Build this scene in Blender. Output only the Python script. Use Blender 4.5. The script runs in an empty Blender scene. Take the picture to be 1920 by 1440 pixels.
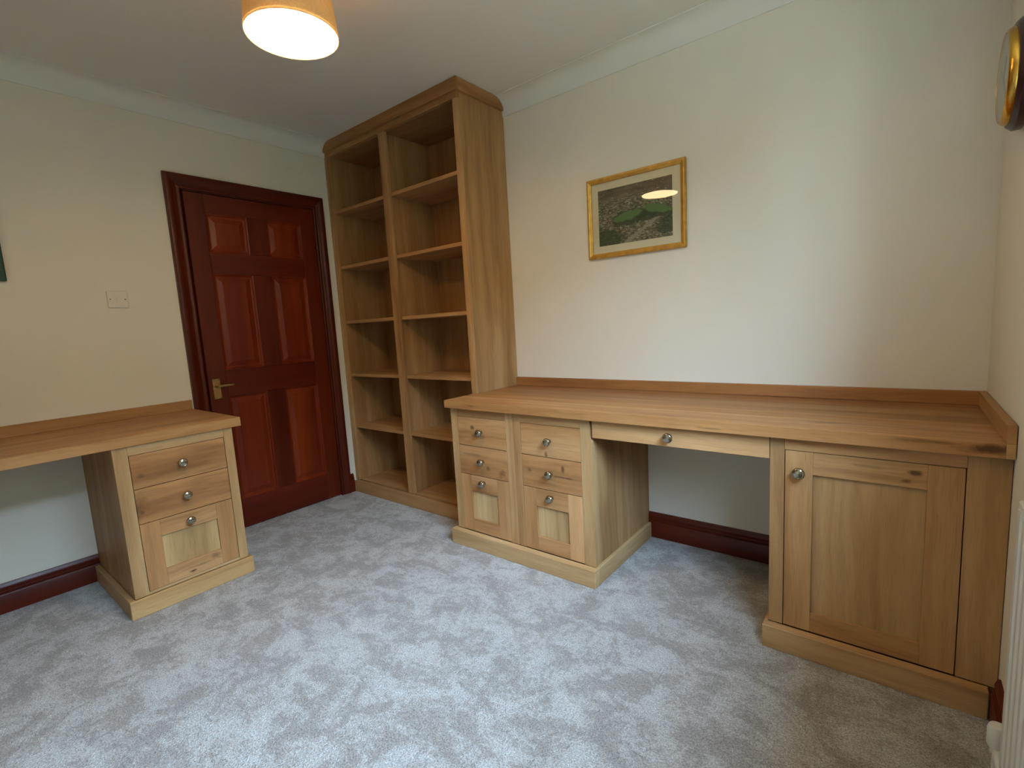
import bpy, bmesh, math, random
from mathutils import Vector, Matrix
random.seed(7)
scene = bpy.context.scene
COL = scene.collection

# ------------------------------------------------------------------ camera
cam_d = bpy.data.cameras.new('camera')
cam = bpy.data.objects.new('camera', cam_d); COL.objects.link(cam)
YAW, PITCH, ROLL = 0.6784, -0.1257, -0.0576
fwd = Vector((-math.sin(YAW)*math.cos(PITCH), math.cos(YAW)*math.cos(PITCH), math.sin(PITCH)))
rgt = Vector((math.cos(YAW), math.sin(YAW), 0))
upv = rgt.cross(fwd)
r2 = rgt*math.cos(ROLL) + upv*math.sin(ROLL)
u2 = -rgt*math.sin(ROLL) + upv*math.cos(ROLL)
M = Matrix((r2, u2, -fwd)).transposed().to_4x4()
M.translation = Vector((3.1125, -2.3507, 1.161))
cam.matrix_world = M
cam_d.sensor_fit = 'HORIZONTAL'; cam_d.sensor_width = 36.0
cam_d.lens = 912.76/1920*36.0
cam_d.clip_start = 0.02
scene.camera = cam

# ------------------------------------------------------------------ view
vs = scene.view_settings
vs.view_transform = 'Standard'; vs.look = 'None'; vs.gamma = 1.0; vs.use_curve_mapping = False
vs.exposure = 0.25

# ------------------------------------------------------------------ world: overcast sky over a dull garden
SKY = (30.0, 43.5, 62.0)
world = bpy.data.worlds.new('overcast_sky'); scene.world = world
world.use_nodes = True
nt = world.node_tree; nt.nodes.clear()
wo = nt.nodes.new('ShaderNodeOutputWorld'); wb = nt.nodes.new('ShaderNodeBackground')
tc = nt.nodes.new('ShaderNodeTexCoord'); sx = nt.nodes.new('ShaderNodeSeparateXYZ')
nt.links.new(tc.outputs['Generated'], sx.inputs[0])
mr = nt.nodes.new('ShaderNodeMapRange')            # standard overcast sky: zenith three times the horizon
mr.inputs['From Min'].default_value = 0.0; mr.inputs['From Max'].default_value = 1.0
mr.inputs['To Min'].default_value = 0.45; mr.inputs['To Max'].default_value = 1.3
nt.links.new(sx.outputs['Z'], mr.inputs['Value'])
skyc = nt.nodes.new('ShaderNodeVectorMath'); skyc.operation = 'SCALE'
skyc.inputs[0].default_value = SKY
nt.links.new(mr.outputs[0], skyc.inputs['Scale'])
gt = nt.nodes.new('ShaderNodeMapRange'); gt.inputs['From Min'].default_value = -0.02; gt.inputs['From Max'].default_value = 0.02
nt.links.new(sx.outputs['Z'], gt.inputs['Value'])
mx = nt.nodes.new('ShaderNodeMix'); mx.data_type = 'RGBA'
nt.links.new(gt.outputs[0], mx.inputs['Factor'])
mx.inputs['A'].default_value = (11.0, 11.3, 9.8, 1)
nt.links.new(skyc.outputs[0], mx.inputs['B'])
nt.links.new(mx.outputs['Result'], wb.inputs['Color'])
nt.links.new(wb.outputs[0], wo.inputs['Surface'])

# window in the wall beside the camera
WY0, WY1, WZ0, WZ1 = -2.40, -1.10, 1.17, 2.26
XC, YD, ZC = 3.353, -3.15, 2.43
pl = bpy.data.lights.new('window_daylight_portal', 'AREA'); pl.shape = 'RECTANGLE'
pl.size = WY1-WY0; pl.size_y = WZ1-WZ0; pl.energy = 1
pl.cycles.is_portal = True
po = bpy.data.objects.new('window_daylight_portal', pl); COL.objects.link(po)
po.matrix_world = Matrix.Translation((XC+0.21, (WY0+WY1)/2, (WZ0+WZ1)/2)) @ Matrix(((0,0,1,0),(1,0,0,0),(0,1,0,0),(0,0,0,1)))
LAMP = (1.6164, -1.4702, 2.071)
LAMP_RAD = (43.0, 29.5, 15.5)

# ------------------------------------------------------------------ material helpers
def new_mat(name):
    m = bpy.data.materials.new(name); m.use_nodes = True
    t = m.node_tree; b = t.nodes['Principled BSDF']
    return m, t, b
def N(t, kind, **inp):
    n = t.nodes.new(kind)
    for k, v in inp.items():
        key = k.replace('_', ' ')
        if key in n.inputs: n.inputs[key].default_value = v
        else: setattr(n, k, v)
    return n
def L(t, a, b): t.links.new(a, b)
def ramp(t, fac, stops, interp='LINEAR'):
    r = t.nodes.new('ShaderNodeValToRGB'); r.color_ramp.interpolation = interp
    e = r.color_ramp.elements
    while len(e) > 1: e.remove(e[-1])
    e[0].position, e[0].color = stops[0][0], (*stops[0][1], 1)
    for p, c in stops[1:]:
        k = e.new(p); k.color = (*c, 1)
    L(t, fac, r.inputs[0]); return r.outputs[0]
def mixc(t, fac, a, b, mode='MIX'):
    n = t.nodes.new('ShaderNodeMix'); n.data_type = 'RGBA'; n.blend_type = mode
    for s, v in (('Factor', fac), ('A', a), ('B', b)):
        if hasattr(v, 'is_output'): L(t, v, n.inputs[s])
        else: n.inputs[s].default_value = v if s == 'Factor' else (*v, 1)
    return n.outputs['Result']
def math_n(t, op, a, b=None, clamp=False):
    n = t.nodes.new('ShaderNodeMath'); n.operation = op; n.use_clamp = clamp
    for i, v in enumerate((a, b)):
        if v is None: continue
        if hasattr(v, 'is_output'): L(t, v, n.inputs[i])
        else: n.inputs[i].default_value = v
    return n.outputs[0]
def bump(t, b, h, strength, dist):
    n = N(t, 'ShaderNodeBump'); n.inputs['Strength'].default_value = strength; n.inputs['Distance'].default_value = dist
    L(t, h, n.inputs['Height']); L(t, n.outputs[0], b.inputs['Normal'])

def plain(name, col, rough=0.5, metal=0.0, noise=0.0, scale=40):
    m, t, b = new_mat(name)
    b.inputs['Roughness'].default_value = rough; b.inputs['Metallic'].default_value = metal
    tcn = N(t, 'ShaderNodeTexCoord'); nz = N(t, 'ShaderNodeTexNoise', Scale=scale, Detail=4.0)
    L(t, tcn.outputs['Object'], nz.inputs['Vector'])
    d = tuple(c*(1-noise) for c in col)
    L(t, ramp(t, nz.outputs['Fac'], [(0.3, d), (0.7, col)]), b.inputs['Base Color'])
    return m
def paint(name, col, rough=0.85):
    m, t, b = new_mat(name)
    b.inputs['Roughness'].default_value = rough
    tcn = N(t, 'ShaderNodeTexCoord')
    nz = N(t, 'ShaderNodeTexNoise', Scale=260.0, Detail=3.0); L(t, tcn.outputs['Object'], nz.inputs['Vector'])
    n2 = N(t, 'ShaderNodeTexNoise', Scale=3.0, Detail=3.0); L(t, tcn.outputs['Object'], n2.inputs['Vector'])
    L(t, ramp(t, n2.outputs['Fac'], [(0.3, tuple(c*0.97 for c in col)), (0.7, col)]), b.inputs['Base Color'])
    bump(t, b, nz.outputs['Fac'], 0.12, 0.001)
    return m

def wood(name, axis, dark, mid, light, rough=0.5, spec=0.4, knots=(), knot_density=0.0, ring=1.0, coat=0.0):
    """Wood with its grain along the given axis of the object; object colour tints each board."""
    m, t, b = new_mat(name)
    tcn = N(t, 'ShaderNodeTexCoord'); oi = N(t, 'ShaderNodeObjectInfo')
    P = tcn.outputs['Object']
    rv = N(t, 'ShaderNodeVectorMath', operation='SCALE'); rv.inputs[0].default_value = (7.3, 5.1, 9.7); L(t, oi.outputs['Random'], rv.inputs['Scale'])
    ad = N(t, 'ShaderNodeVectorMath', operation='ADD'); L(t, P, ad.inputs[0]); L(t, rv.outputs[0], ad.inputs[1])
    al = {'x': 0, 'y': 1, 'z': 2}[axis]
    def sc(across, along):
        v = [across]*3; v[al] = along
        mp = N(t, 'ShaderNodeMapping'); mp.inputs['Scale'].default_value = v; L(t, ad.outputs[0], mp.inputs['Vector']); return mp.outputs[0]
    warp = N(t, 'ShaderNodeTexNoise', Scale=1.0, Detail=2.0); L(t, sc(5, 1.6), warp.inputs['Vector'])
    wv = N(t, 'ShaderNodeVectorMath', operation='MULTIPLY_ADD'); L(t, warp.outputs['Color'], wv.inputs[0]); wv.inputs[1].default_value = (0.9, 0.9, 0.9)
    L(t, sc(9, 0.55), wv.inputs[2])
    figure = N(t, 'ShaderNodeTexNoise', Scale=1.0, Detail=5.0, Roughness=0.55); L(t, wv.outputs[0], figure.inputs['Vector'])
    wv2 = N(t, 'ShaderNodeVectorMath', operation='MULTIPLY_ADD'); L(t, warp.outputs['Color'], wv2.inputs[0]); wv2.inputs[1].default_value = (3.0, 3.0, 3.0)
    L(t, sc(38, 1.3), wv2.inputs[2])
    bands = N(t, 'ShaderNodeTexNoise', Scale=1.0, Detail=3.0, Roughness=0.6); L(t, wv2.outputs[0], bands.inputs['Vector'])
    pores = N(t, 'ShaderNodeTexNoise', Scale=1.0, Detail=2.0, Roughness=0.6); L(t, sc(420, 14), pores.inputs['Vector'])
    c = ramp(t, figure.outputs['Fac'], [(0.28, dark), (0.47, mid), (0.7, light)])
    bf = ramp(t, bands.outputs['Fac'], [(0.30, (0.72, 0.68, 0.62)), (0.5, (1, 1, 1)), (0.75, (1.10, 1.10, 1.08))])
    c = mixc(t, 0.75*ring, c, bf, 'MULTIPLY')
    pf = ramp(t, pores.outputs['Fac'], [(0.33, (0.74, 0.70, 0.64)), (0.47, (1, 1, 1))])
    c = mixc(t, 0.55, c, pf, 'MULTIPLY')
    if knot_density > 0:
        vo = N(t, 'ShaderNodeTexVoronoi', Scale=1.0); L(t, sc(6.0, 2.6), vo.inputs['Vector'])
        gate = math_n(t, 'LESS_THAN', N2(t, vo.outputs['Color']), knot_density)
        kf = math_n(t, 'MULTIPLY', ramp(t, vo.outputs['Distance'], [(0.05, (1, 1, 1)), (0.16, (0, 0, 0))]), gate)
        c = mixc(t, kf, c, tuple(0.32*x for x in dark))
    nzk = None
    for (kx, ky, kz, ax_, ay_, az_, s) in knots:
        if nzk is None:
            nzk = N(t, 'ShaderNodeTexNoise', Scale=26.0, Detail=4.0, Roughness=0.6); L(t, P, nzk.inputs['Vector'])
        sb = N(t, 'ShaderNodeVectorMath', operation='SUBTRACT'); L(t, P, sb.inputs[0]); sb.inputs[1].default_value = (kx, ky, kz)
        dv = N(t, 'ShaderNodeVectorMath', operation='DIVIDE'); L(t, sb.outputs[0], dv.inputs[0]); dv.inputs[1].default_value = (ax_, ay_, az_)
        ln = N(t, 'ShaderNodeVectorMath', operation='LENGTH'); L(t, dv.outputs[0], ln.inputs[0])
        d = math_n(t, 'ADD', ln.outputs['Value'], math_n(t, 'MULTIPLY', math_n(t, 'SUBTRACT', nzk.outputs['Fac'], 0.5), 1.6))
        f = ramp(t, d, [(0.35, (s, s, s)), (1.0, (0, 0, 0))])
        c = mixc(t, f, c, tuple(0.30*x for x in dark))
    tint = mixc(t, 1.0, c, oi.outputs['Color'], 'MULTIPLY')
    L(t, tint, b.inputs['Base Color'])
    rr = ramp(t, bands.outputs['Fac'], [(0.3, (rough+0.06,)*3), (0.7, (rough-0.04,)*3)])
    L(t, rr, b.inputs['Roughness'])
    b.inputs['Specular IOR Level'].default_value = spec
    b.inputs['Coat Weight'].default_value = coat; b.inputs['Coat Roughness'].default_value = 0.25
    bump(t, b, pores.outputs['Fac'], 0.10, 0.0008)
    return m
def N2(t, col):
    s = N(t, 'ShaderNodeSeparateColor'); L(t, col, s.inputs[0]); return s.outputs[0]

OAK = dict(dark=(0.290, 0.145, 0.054), mid=(0.425, 0.238, 0.098), light=(0.540, 0.335, 0.160), spec=0.28)
oak = {a: wood('oak_grain_'+a, a, rough=0.5, ring=0.62, **OAK) for a in 'xyz'}
MAH = dict(dark=(0.078, 0.0085, 0.0026), mid=(0.105, 0.0125, 0.0036), light=(0.140, 0.0200, 0.0048))
mah = {a: wood('mahogany_grain_'+a, a, rough=0.33, spec=0.28, ring=0.5, **MAH) for a in 'xyz'}

m_wall = paint('cream_wall_paint', (0.77, 0.71, 0.595))
m_ceil = paint('white_ceiling_paint', (0.80, 0.77, 0.70))
m_cove = paint('white_coving_paint', (0.77, 0.74, 0.67))
m_gloss = plain('white_gloss_paint', (0.72, 0.72, 0.69), 0.3, noise=0.03)
m_rad = plain('white_enamel', (0.70, 0.71, 0.69), 0.35, noise=0.03, scale=8)
m_plastic = plain('switch_plastic', (0.72, 0.67, 0.56), 0.35, noise=0.04)
m_screw = plain('switch_screw_steel', (0.20, 0.18, 0.14), 0.4, 0.6, noise=0.1)
m_nickel = plain('brushed_nickel', (0.46, 0.42, 0.33), 0.16, 1.0, noise=0.15, scale=90)
m_brass = plain('antique_brass', (0.55, 0.36, 0.14), 0.32, 1.0, noise=0.25, scale=60)
m_gilt = plain('gilt_frame', (0.74, 0.39, 0.07), 0.36, 0.6, noise=0.30, scale=35)
m_mount = plain('cream_mount_card', (0.74, 0.61, 0.43), 0.9, noise=0.03)
m_clockwood = plain('dark_clock_mahogany', (0.050, 0.012, 0.012), 0.30, noise=0.4, scale=25)
m_clockbrass = plain('polished_clock_brass', (0.66, 0.36, 0.06), 0.22, 1.0, noise=0.12)
m_dial = plain('pale_clock_dial', (0.62, 0.64, 0.55), 0.5, noise=0.03)
m_black = plain('black_paint', (0.012, 0.012, 0.012), 0.4, noise=0.1)
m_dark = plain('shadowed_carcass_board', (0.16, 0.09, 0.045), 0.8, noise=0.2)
m_flex = plain('white_flex', (0.7, 0.68, 0.62), 0.5, noise=0.05)
m_canvas = plain('dark_green_canvas', (0.030, 0.095, 0.072), 0.6, noise=0.7, scale=14)

def carpet_mat():
    m, t, b = new_mat('grey_carpet_pile')
    tcn = N(t, 'ShaderNodeTexCoord'); P = tcn.outputs['Object']
    def nz(scale, detail=4.0, rough=0.6, dist=0.0, stretch=None):
        n = N(t, 'ShaderNodeTexNoise', Scale=scale, Detail=detail, Roughness=rough, Distortion=dist)
        if stretch:
            mp = N(t, 'ShaderNodeMapping'); mp.inputs['Scale'].default_value = stretch[0]; mp.inputs['Rotation'].default_value = (0, 0, stretch[1])
            L(t, P, mp.inputs['Vector']); L(t, mp.outputs[0], n.inputs['Vector'])
        else: L(t, P, n.inputs['Vector'])
        return n.outputs['Fac']
    patch = nz(6.6, 9.0, 0.66, 0.6, ((1.0, 1.25, 1.0), 0.6)); fine = nz(19.0, 5.0, 0.65, 0.6)
    tuft = nz(190.0, 2.0, 0.7); speck = nz(420.0, 1.0, 0.5); mid = nz(60.0, 4.0, 0.7)
    sm = math_n(t, 'ADD', patch, math_n(t, 'ADD', math_n(t, 'MULTIPLY', math_n(t, 'SUBTRACT', fine, 0.5), 0.38), math_n(t, 'MULTIPLY', math_n(t, 'SUBTRACT', mid, 0.5), 0.50)))
    pf = ramp(t, sm, [(0.38, (0.345, 0.308, 0.272)), (0.47, (0.405, 0.372, 0.338)), (0.535, (0.500, 0.475, 0.442)), (0.66, (0.575, 0.557, 0.527))])  # shading of brushed pile painted into the colour as light and dark patches
    tf = ramp(t, math_n(t, 'ADD', math_n(t, 'MULTIPLY', tuft, 0.6), math_n(t, 'MULTIPLY', speck, 0.4)), [(0.38, (0.50, 0.48, 0.46)), (0.5, (0.97, 0.97, 0.97)), (0.62, (1.42, 1.42, 1.42))])
    L(t, mixc(t, 0.9, pf, tf, 'MULTIPLY'), b.inputs['Base Color'])
    b.inputs['Roughness'].default_value = 0.95; b.inputs['Specular IOR Level'].default_value = 0.1
    b.inputs['Sheen Weight'].default_value = 0.25; b.inputs['Sheen Roughness'].default_value = 0.5
    hsum = math_n(t, 'ADD', tuft, math_n(t, 'MULTIPLY', mid, 1.2))
    bump(t, b, hsum, 1.0, 0.009)
    return m
m_carpet = carpet_mat()

def glass_mat(name, ior=1.45, rough=0.0):
    m = bpy.data.materials.new(name); m.use_nodes = True; t = m.node_tree; t.nodes.clear()
    o = t.nodes.new('ShaderNodeOutputMaterial'); mixs = t.nodes.new('ShaderNodeMixShader')
    tr = t.nodes.new('ShaderNodeBsdfTransparent'); gl = t.nodes.new('ShaderNodeBsdfGlossy'); gl.inputs['Roughness'].default_value = rough
    fr = t.nodes.new('ShaderNodeFresnel'); ge = t.nodes.new('ShaderNodeNewGeometry')
    im = t.nodes.new('ShaderNodeMix'); im.data_type = 'FLOAT'; L(t, ge.outputs['Backfacing'], im.inputs['Factor'])
    im.inputs['A'].default_value = ior; im.inputs['B'].default_value = 1/ior; L(t, im.outputs['Result'], fr.inputs['IOR'])
    nz = t.nodes.new('ShaderNodeTexNoise'); nz.inputs['Scale'].default_value = 2.0
    tr_c = ramp(t, nz.outputs['Fac'], [(0.0, (0.95, 0.97, 0.96)), (1.0, (0.97, 0.98, 0.97))])
    L(t, tr_c, tr.inputs['Color'])
    L(t, fr.outputs[0], mixs.inputs[0]); L(t, tr.outputs[0], mixs.inputs[1]); L(t, gl.outputs[0], mixs.inputs[2]); L(t, mixs.outputs[0], o.inputs[0])
    return m
m_glass = glass_mat('picture_glass', 1.27); m_pane = glass_mat('window_glass')

def emit_mat(name, col):
    m = bpy.data.materials.new(name); m.use_nodes = True; t = m.node_tree; t.nodes.clear()
    o = t.nodes.new('ShaderNodeOutputMaterial'); e = t.nodes.new('ShaderNodeEmission'); e.inputs['Color'].default_value = (*col, 1); e.inputs['Strength'].default_value = 1.0
    L(t, e.outputs[0], o.inputs[0]); return m
m_diff = emit_mat('lit_lamp_diffuser', LAMP_RAD)

def shade_mat():
    m = bpy.data.materials.new('warm_fabric_shade'); m.use_nodes = True; t = m.node_tree; t.nodes.clear()
    o = t.nodes.new('ShaderNodeOutputMaterial'); ms = t.nodes.new('ShaderNodeMixShader'); ms.inputs[0].default_value = 0.062
    df = t.nodes.new('ShaderNodeBsdfDiffuse'); tl = t.nodes.new('ShaderNodeBsdfTranslucent')
    tcn = t.nodes.new('ShaderNodeTexCoord'); wv = t.nodes.new('ShaderNodeTexNoise'); wv.inputs['Scale'].default_value = 160
    L(t, tcn.outputs['Object'], wv.inputs['Vector'])
    c = ramp(t, wv.outputs['Fac'], [(0.3, (0.58, 0.39, 0.165)), (0.7, (0.67, 0.46, 0.21))])
    L(t, c, df.inputs['Color']); L(t, c, tl.inputs['Color'])
    L(t, df.outputs[0], ms.inputs[1]); L(t, tl.outputs[0], ms.inputs[2]); L(t, ms.outputs[0], o.inputs[0]); return m
m_shade = shade_mat()

# ------------------------------------------------------------------ mesh helpers
def obj(name, bm, mat, parent=None, smooth=False, color=None, weight=False):
    me = bpy.data.meshes.new(name); bmesh.ops.recalc_face_normals(bm, faces=bm.faces[:]); bm.to_mesh(me); bm.free()
    me.materials.append(mat)
    if smooth:
        for p in me.polygons: p.use_smooth = True
        try: me.set_sharp_from_angle(angle=math.radians(38))
        except Exception: pass
    o = bpy.data.objects.new(name, me); COL.objects.link(o)
    if parent: o.parent = parent
    if color: o.color = (*color, 1)
    return o
def add_box(bm, x0, x1, y0, y1, z0, z1, bev=0.0):
    vs_ = [bm.verts.new((x, y, z)) for x in (x0, x1) for y in (y0, y1) for z in (z0, z1)]
    idx = [(0,1,3,2),(4,6,7,5),(0,4,5,1),(2,3,7,6),(0,2,6,4),(1,5,7,3)]
    fs = [bm.faces.new([vs_[i] for i in f]) for f in idx]
    if bev > 0:
        es = list({e for f in fs for e in f.edges})
        bmesh.ops.bevel(bm, geom=es, offset=bev, segments=1, affect='EDGES', profile=0.5)
def box(name, x0, x1, y0, y1, z0, z1, mat, parent=None, bev=0.0012, color=None):
    bm = bmesh.new(); add_box(bm, x0, x1, y0, y1, z0, z1, bev); return obj(name, bm, mat, parent, color=color)
def add_prism(bm, pts, a0, a1, axis):
    """pts: 2D outline; extruded between a0 and a1 along axis ('x': pts are (y,z), 'y': (x,z), 'z': (x,y))"""
    def mk(p, a): return {'x': (a, p[0], p[1]), 'y': (p[0], a, p[1]), 'z': (p[0], p[1], a)}[axis]
    A = [bm.verts.new(mk(p, a0)) for p in pts]; B = [bm.verts.new(mk(p, a1)) for p in pts]
    bm.faces.new(A); bm.faces.new(B[::-1])
    n = len(pts)
    for i in range(n): bm.faces.new((A[i], A[(i+1) % n], B[(i+1) % n], B[i]))
def prism(name, pts, a0, a1, axis, mat, parent=None, color=None, smooth=False):
    bm = bmesh.new(); add_prism(bm, pts, a0, a1, axis); return obj(name, bm, mat, parent, color=color, smooth=smooth)
def add_lathe(bm, prof, mtx, seg=28):
    rings = []
    for r, h in prof:
        if r < 1e-6: rings.append([bm.verts.new(mtx @ Vector((0, 0, h)))])
        else: rings.append([bm.verts.new(mtx @ Vector((r*math.cos(2*math.pi*k/seg), r*math.sin(2*math.pi*k/seg), h))) for k in range(seg)])
    for a, b in zip(rings, rings[1:]):
        for k in range(seg):
            k2 = (k+1) % seg
            if len(a) == 1 and len(b) == 1: continue
            if len(a) == 1: bm.faces.new((a[0], b[k2], b[k]))
            elif len(b) == 1: bm.faces.new((a[k], a[k2], b[0]))
            else: bm.faces.new((a[k], a[k2], b[k2], b[k]))
def empty(name, loc, rotz=0.0):
    o = bpy.data.objects.new(name, None); COL.objects.link(o); o.location = loc; o.rotation_euler = (0, 0, rotz); o.empty_display_size = 0.1; return o
def tag(o, label, cat, group=None):
    o['label'] = label; o['category'] = cat
    if group: o['group'] = group
    return o
def struct(o, label=None):
    o['kind'] = 'structure'
    if label: o['label'] = label
    return o

# ------------------------------------------------------------------ the room
X0 = 0.0
DY0, DY1, DZ = -1.284, -0.494, 1.995       # door opening in the left wall
T = 0.12
def wall_with_hole(name, axis, a, b, lo, hi, h0, h1, z0, z1, mat):
    """wall slab between a..b (thickness) running lo..hi with an opening h0..h1 x z0..z1"""
    bm = bmesh.new()
    segs = [(lo, h0, 0, ZC), (h1, hi, 0, ZC), (h0, h1, z1, ZC)]
    if z0 > 0: segs.append((h0, h1, 0, z0))
    for s0, s1, q0, q1 in segs:
        if axis == 'x': add_box(bm, a, b, s0, s1, q0, q1)
        else: add_box(bm, s0, s1, a, b, q0, q1)
    return obj(name, bm, mat)
struct(wall_with_hole('wall_left', 'x', -T, 0.0, YD, 0.0, DY0, DY1, 0, DZ, m_wall), 'cream painted wall around the mahogany door')
struct(box('wall_back', -T, XC+0.3, 0.0, T, 0, ZC, m_wall, bev=0), 'cream painted wall behind the long desk')
struct(wall_with_hole('wall_right', 'x', XC, XC+0.27, YD, 0.0, WY0, WY1, WZ0, WZ1, m_wall), 'cream painted wall holding the clock and radiator')
struct(box('wall_front', -T, XC+0.3, YD-T, YD, 0, ZC, m_wall, bev=0), 'cream painted wall behind the viewer')
struct(box('floor', -T, XC+0.3, YD-T, T, -0.1, 0.0, m_carpet, bev=0), 'mottled silver grey cut pile carpet')
struct(box('ceiling', -T, XC+0.3, YD-T, T, ZC, ZC+0.1, m_ceil, bev=0), 'plain white ceiling')

# coving (concave)
C1, C2 = 0.085, 0.077
def cove_pts(n=10):
    p = [(0.0, ZC), (0.0, ZC-C1-0.006), (0.004, ZC-C1-0.006), (0.004, ZC-C1)]
    for k in range(n+1):
        a = math.pi/2*k/n
        p.append((0.004+(C2-0.004)*(1-math.cos(a)), ZC-C1+(C1-0.004)*math.sin(a)))
    p += [(C2+0.006, ZC-0.004), (C2+0.006, ZC)]
    return p
cp = cove_pts()
struct(prism('trim_1', [(-y, z) for y, z in cp], 0.0, XC, 'x', m_cove, smooth=True), 'white concave coving over the long desk wall')
struct(prism('trim_2', cp, YD, 0.0, 'y', m_cove, smooth=True), 'white concave coving over the door wall')
struct(prism('trim_3', [(XC-x, z) for x, z in cp], YD, 0.0, 'y', m_cove, smooth=True), 'white concave coving over the clock wall')

# skirting
SH = 0.133
def skirt_pts():
    return [(0, 0), (0.018, 0), (0.018, 0.084), (0.0165, 0.0865), (0.0125, 0.0875), (0.0125, 0.0915), (0.0150, 0.0945), (0.0158, 0.0985), (0.0150, 0.1015), (0.0115, 0.1025), (0.0115, 0.1065), (0.0128, 0.1100), (0.0125, 0.1150), (0.0105, 0.1210), (0.0075, 0.1270), (0.0055, SH), (0, SH)]
sp = skirt_pts()
def skirt(name, wall, a0, a1, label):
    if wall == 'left': o = prism(name, sp, a0, a1, 'y', mah['y'], smooth=True)
    elif wall == 'back': o = prism(name, [(-p, z) for p, z in sp], a0, a1, 'x', mah['x'], smooth=True)
    else: o = prism(name, [(XC-p, z) for p, z in sp], a0, a1, 'y', mah['y'], smooth=True)
    o.color = (0.95, 0.95, 1.0, 1)
    return struct(o, label)
skirt('baseboard_left', 'left', YD, -1.8690, 'moulded mahogany skirting under the short desk')
skirt('baseboard_left.001', 'left', -0.4355, -0.4065, 'short piece of mahogany skirting beside the bookcase')
skirt('baseboard_back', 'back', 2.1012, 2.7812, 'moulded mahogany skirting in the desk kneehole')
skirt('baseboard_right', 'right', YD, -0.628, 'moulded mahogany skirting behind the radiator')

# ------------------------------------------------------------------ door
door = struct(empty('door_1', (0, -0.889, 0)), 'dark mahogany six panel door')
def dbox(name, y0, y1, z0, z1, x0=-0.040, x1=-0.002, parent=None, axis='z', bev=0.0015, color=(1, 1, 1)):
    return box(name, x0, x1, y0+0.889, y1+0.889, z0, z1, mah[axis], parent or door, bev, color)
ly0, ly1, lz0, lz1 = -1.270, -0.508, 0.006, 1.981
pc = [(-1.172, -0.945), (-0.833, -0.606)]
pr = [(0.186, 0.824), (0.978, 1.536), (1.656, 1.875)]
dbox('stile', ly0, pc[0][0], lz0, lz1); dbox('stile', pc[1][1], ly1, lz0, lz1)
for z0, z1 in ((lz0, pr[0][0]), (pr[0][1], pr[1][0]), (pr[1][1], pr[2][0]), (pr[2][1], lz1)):
    dbox('rail', pc[0][0]+0.0004, pc[1][1]-0.0004, z0, z1, axis='y', color=(1.08, 1.0, 1.0))
for z0, z1 in pr: dbox('muntin', pc[0][1], pc[1][0], z0+0.0004, z1-0.0004)
def door_panel(y0, y1, z0, z1):
    bm = bmesh.new()
    lv = [(0.0, -0.0025), (0.005, -0.004), (0.012, -0.012), (0.016, -0.013), (0.020, -0.0135), (0.046, -0.006), (0.048, -0.0045)]
    rings = []
    for ins, x in lv:
        rings.append([bm.verts.new((x, y, z)) for y, z in ((y0+ins, z0+ins), (y1-ins, z0+ins), (y1-ins, z1-ins), (y0+ins, z1-ins))])
    back = [bm.verts.new((-0.038, y, z)) for y, z in ((y0, z0), (y1, z0), (y1, z1), (y0, z1))]
    rings.insert(0, back)
    for a, b_ in zip(rings, rings[1:]):
        for k in range(4): bm.faces.new((a[k], a[(k+1) % 4], b_[(k+1) % 4], b_[k]))
    bm.faces.new(rings[-1]); bm.faces.new(back[::-1])
    for v in bm.verts: v.co.y += 0.889
    return obj('panel', bm, mah['z'], door, color=(1.75, 1.75, 1.3))
for y0, y1 in pc:
    for z0, z1 in pr: door_panel(y0+0.0004, y1-0.0004, z0+0.0004, z1-0.0004)
# lining behind the architrave and a darkened sheet added behind the leaf so its gap reads dark
for y0, y1 in ((DY0, DY0+0.010), (DY1-0.010, DY1)): dbox('door_lining', y0, y1, 0.0, DZ, -T, -0.030 if y0 < -1 else -0.001)
dbox('door_lining', DY0+0.0101, DY1-0.0101, DZ-0.010, DZ, -T, -0.001, axis='y')
dbox('dark_gap_backing', DY0+0.0102, DY1-0.0102, 0.0, DZ-0.0102, -0.060, -0.042, color=(0.5, 0.5, 0.5))
# architrave: moulded profile (distance from the inner edge, projection), mitred
AY0, AY1, AZ = -1.3606, -0.4362, 2.065
AW = 0.075
aprof = [(0, 0), (0, 0.012), (0.006, 0.014), (0.012, 0.011), (0.020, 0.011), (0.026, 0.016), (0.044, 0.017), (0.050, 0.021), (0.060, 0.022), (0.070, 0.021), (AW, 0.018), (AW, 0)]
def architrave(path, side):
    bm = bmesh.new(); ends = []
    for (oy, oz, dy, dz) in path:
        ends.append([bm.verts.new((pj, oy + 0.889 + dy*(d-AW), oz + dz*(d-AW))) for d, pj in aprof])
    n = len(aprof)
    for i in range(n): bm.faces.new((ends[0][i], ends[0][(i+1) % n], ends[1][(i+1) % n], ends[1][i]))
    bm.faces.new(ends[0]); bm.faces.new(ends[1][::-1])
    return obj('architrave', bm, mah['y' if side == 't' else 'z'], door, smooth=True, color=(0.80, 0.85, 0.9))
architrave([(AY0, 0, -1, 0), (AY0, AZ, -1, 1)], 'l')
architrave([(AY0, AZ, -1, 1), (AY1, AZ, 1, 1)], 't')
architrave([(AY1, AZ, 1, 1), (AY1, 0, 1, 0)], 'r')
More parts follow.
